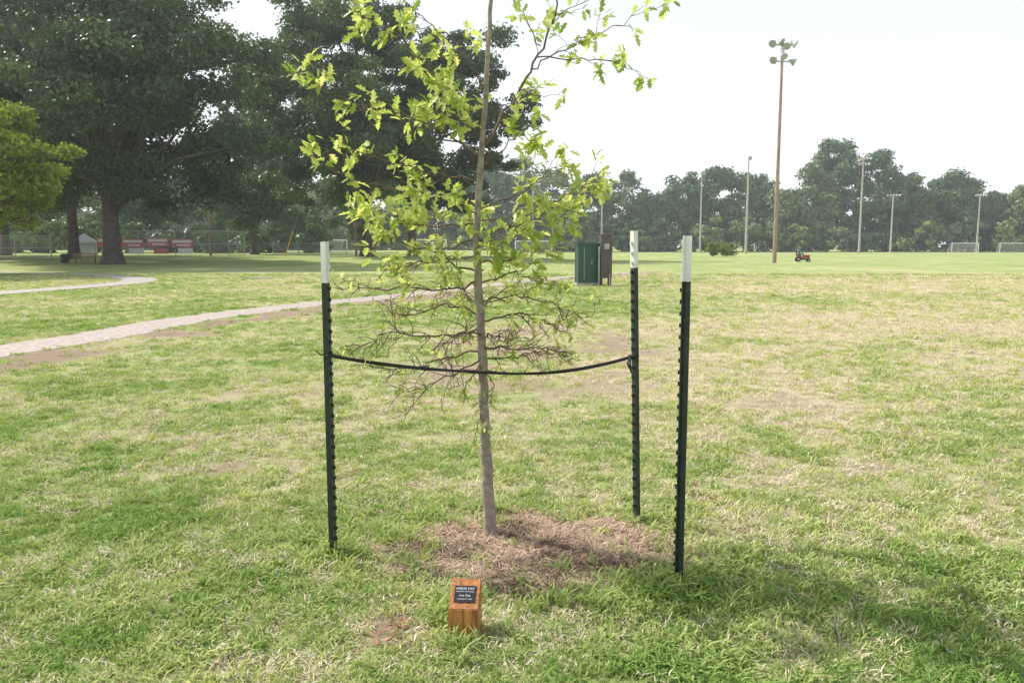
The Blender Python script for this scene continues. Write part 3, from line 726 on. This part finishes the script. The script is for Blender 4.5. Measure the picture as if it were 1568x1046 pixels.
E=[(0,1),(1,2),(2,3),(3,4),(4,5),(5,6),(2,7),(7,8),(8,9),(2,10),(10,11),(11,12),(0,13),(13,14),(14,15),(15,16),(0,17),(17,18),(18,19),(19,20)]
RR=[.15,.15,.16,.07,.065,.10,.09,.07,.05,.035,.07,.05,.035,.10,.075,.05,.045,.10,.075,.05,.045]
me=bpy.data.meshes.new('rider'); me.from_pydata(J,E,[]); ro=bpy.data.objects.new('rider',me); scene.collection.objects.link(ro)
sk=ro.modifiers.new('s','SKIN'); 
for i,v in enumerate(me.skin_vertices[0].data): v.radius=(RR[i],RR[i]); v.use_root=(i==0)
sb=ro.modifiers.new('u','SUBSURF'); sb.levels=1; sb.render_levels=1
bpy.context.view_layer.update()
m2=bpy.data.meshes.new_from_object(ro.evaluated_get(bpy.context.evaluated_depsgraph_get())); ro.modifiers.clear(); ro.data=m2
m2.materials.clear()
for m in (M_shirt,M_skin,M_cap): m2.materials.append(m)
for pl in m2.polygons:
    c=pl.center; pl.material_index=2 if c.z>1.57 else 1 if (c.z>1.37 or c.x>-.15 and abs(c.y)<.2 and c.z>.95) else 0; pl.use_smooth=True
ro.parent=mw

# ------------------------------------------------------------ added thin scattering box that veils and lightens the distance
mh=bpy.data.materials.new('haze_air'); t=nt(mh); o=t.nodes.new('ShaderNodeOutputMaterial'); vs=t.nodes.new('ShaderNodeVolumeScatter')
vs.inputs['Color'].default_value=(.90,.96,1,1); vs.inputs['Density'].default_value=.0007; vs.inputs['Anisotropy'].default_value=.35
t.links.new(vs.outputs[0],o.inputs['Volume'])
A=Acc(); A.box((0,150,34),(620,270,70)); A.obj('added_haze',[mh])

# ------------------------------------------------------------ light, sky, camera
S=Vector((-.88*.7071,.47*.7071,.7071)).normalized()
sl_=bpy.data.lights.new('sun','SUN'); sl_.energy=5.0; sl_.angle=math.radians(.53); sl_.color=(1,.955,.87)
so=bpy.data.objects.new('sun',sl_); scene.collection.objects.link(so); so.rotation_euler=(-S).to_track_quat('-Z','Y').to_euler(); so.location=(-20,10,30)
w=bpy.data.worlds.new('World'); scene.world=w; w.use_nodes=True; N=w.node_tree.nodes;L=w.node_tree.links; N.clear()
wo=N.new('ShaderNodeOutputWorld'); sky=N.new('ShaderNodeTexSky'); sky.sky_type='NISHITA'; sky.sun_disc=False
sky.sun_elevation=math.radians(45); sky.sun_rotation=math.atan2(S.x,S.y)%(2*math.pi); sky.dust_density=3; sky.air_density=1.0; sky.ozone_density=1
b1=N.new('ShaderNodeBackground'); b1.inputs[1].default_value=.15; L.new(sky.outputs[0],b1.inputs[0])
b2=N.new('ShaderNodeBackground'); b2.inputs[0].default_value=(.95,.98,1,1); b2.inputs[1].default_value=1.38
tc=N.new('ShaderNodeTexCoord'); sp=N.new('ShaderNodeSeparateXYZ'); L.new(tc.outputs['Generated'],sp.inputs[0])
mr=N.new('ShaderNodeMapRange'); mr.inputs['From Min'].default_value=0.05; mr.inputs['From Max'].default_value=.5; mr.inputs['To Min'].default_value=.92; mr.inputs['To Max'].default_value=.33
L.new(sp.outputs['Z'],mr.inputs[0]); mx=N.new('ShaderNodeMixShader'); L.new(mr.outputs[0],mx.inputs[0]); L.new(b1.outputs[0],mx.inputs[1]); L.new(b2.outputs[0],mx.inputs[2]); L.new(mx.outputs[0],wo.inputs[0])

cam=bpy.data.cameras.new('camera'); co_=bpy.data.objects.new('camera',cam); scene.collection.objects.link(co_)
cam.lens=28; cam.sensor_width=36; cam.clip_start=.05; cam.clip_end=4000
co_.location=(0,0,1.6); co_.rotation_euler=(math.radians(90-6.8),0,0); scene.camera=co_
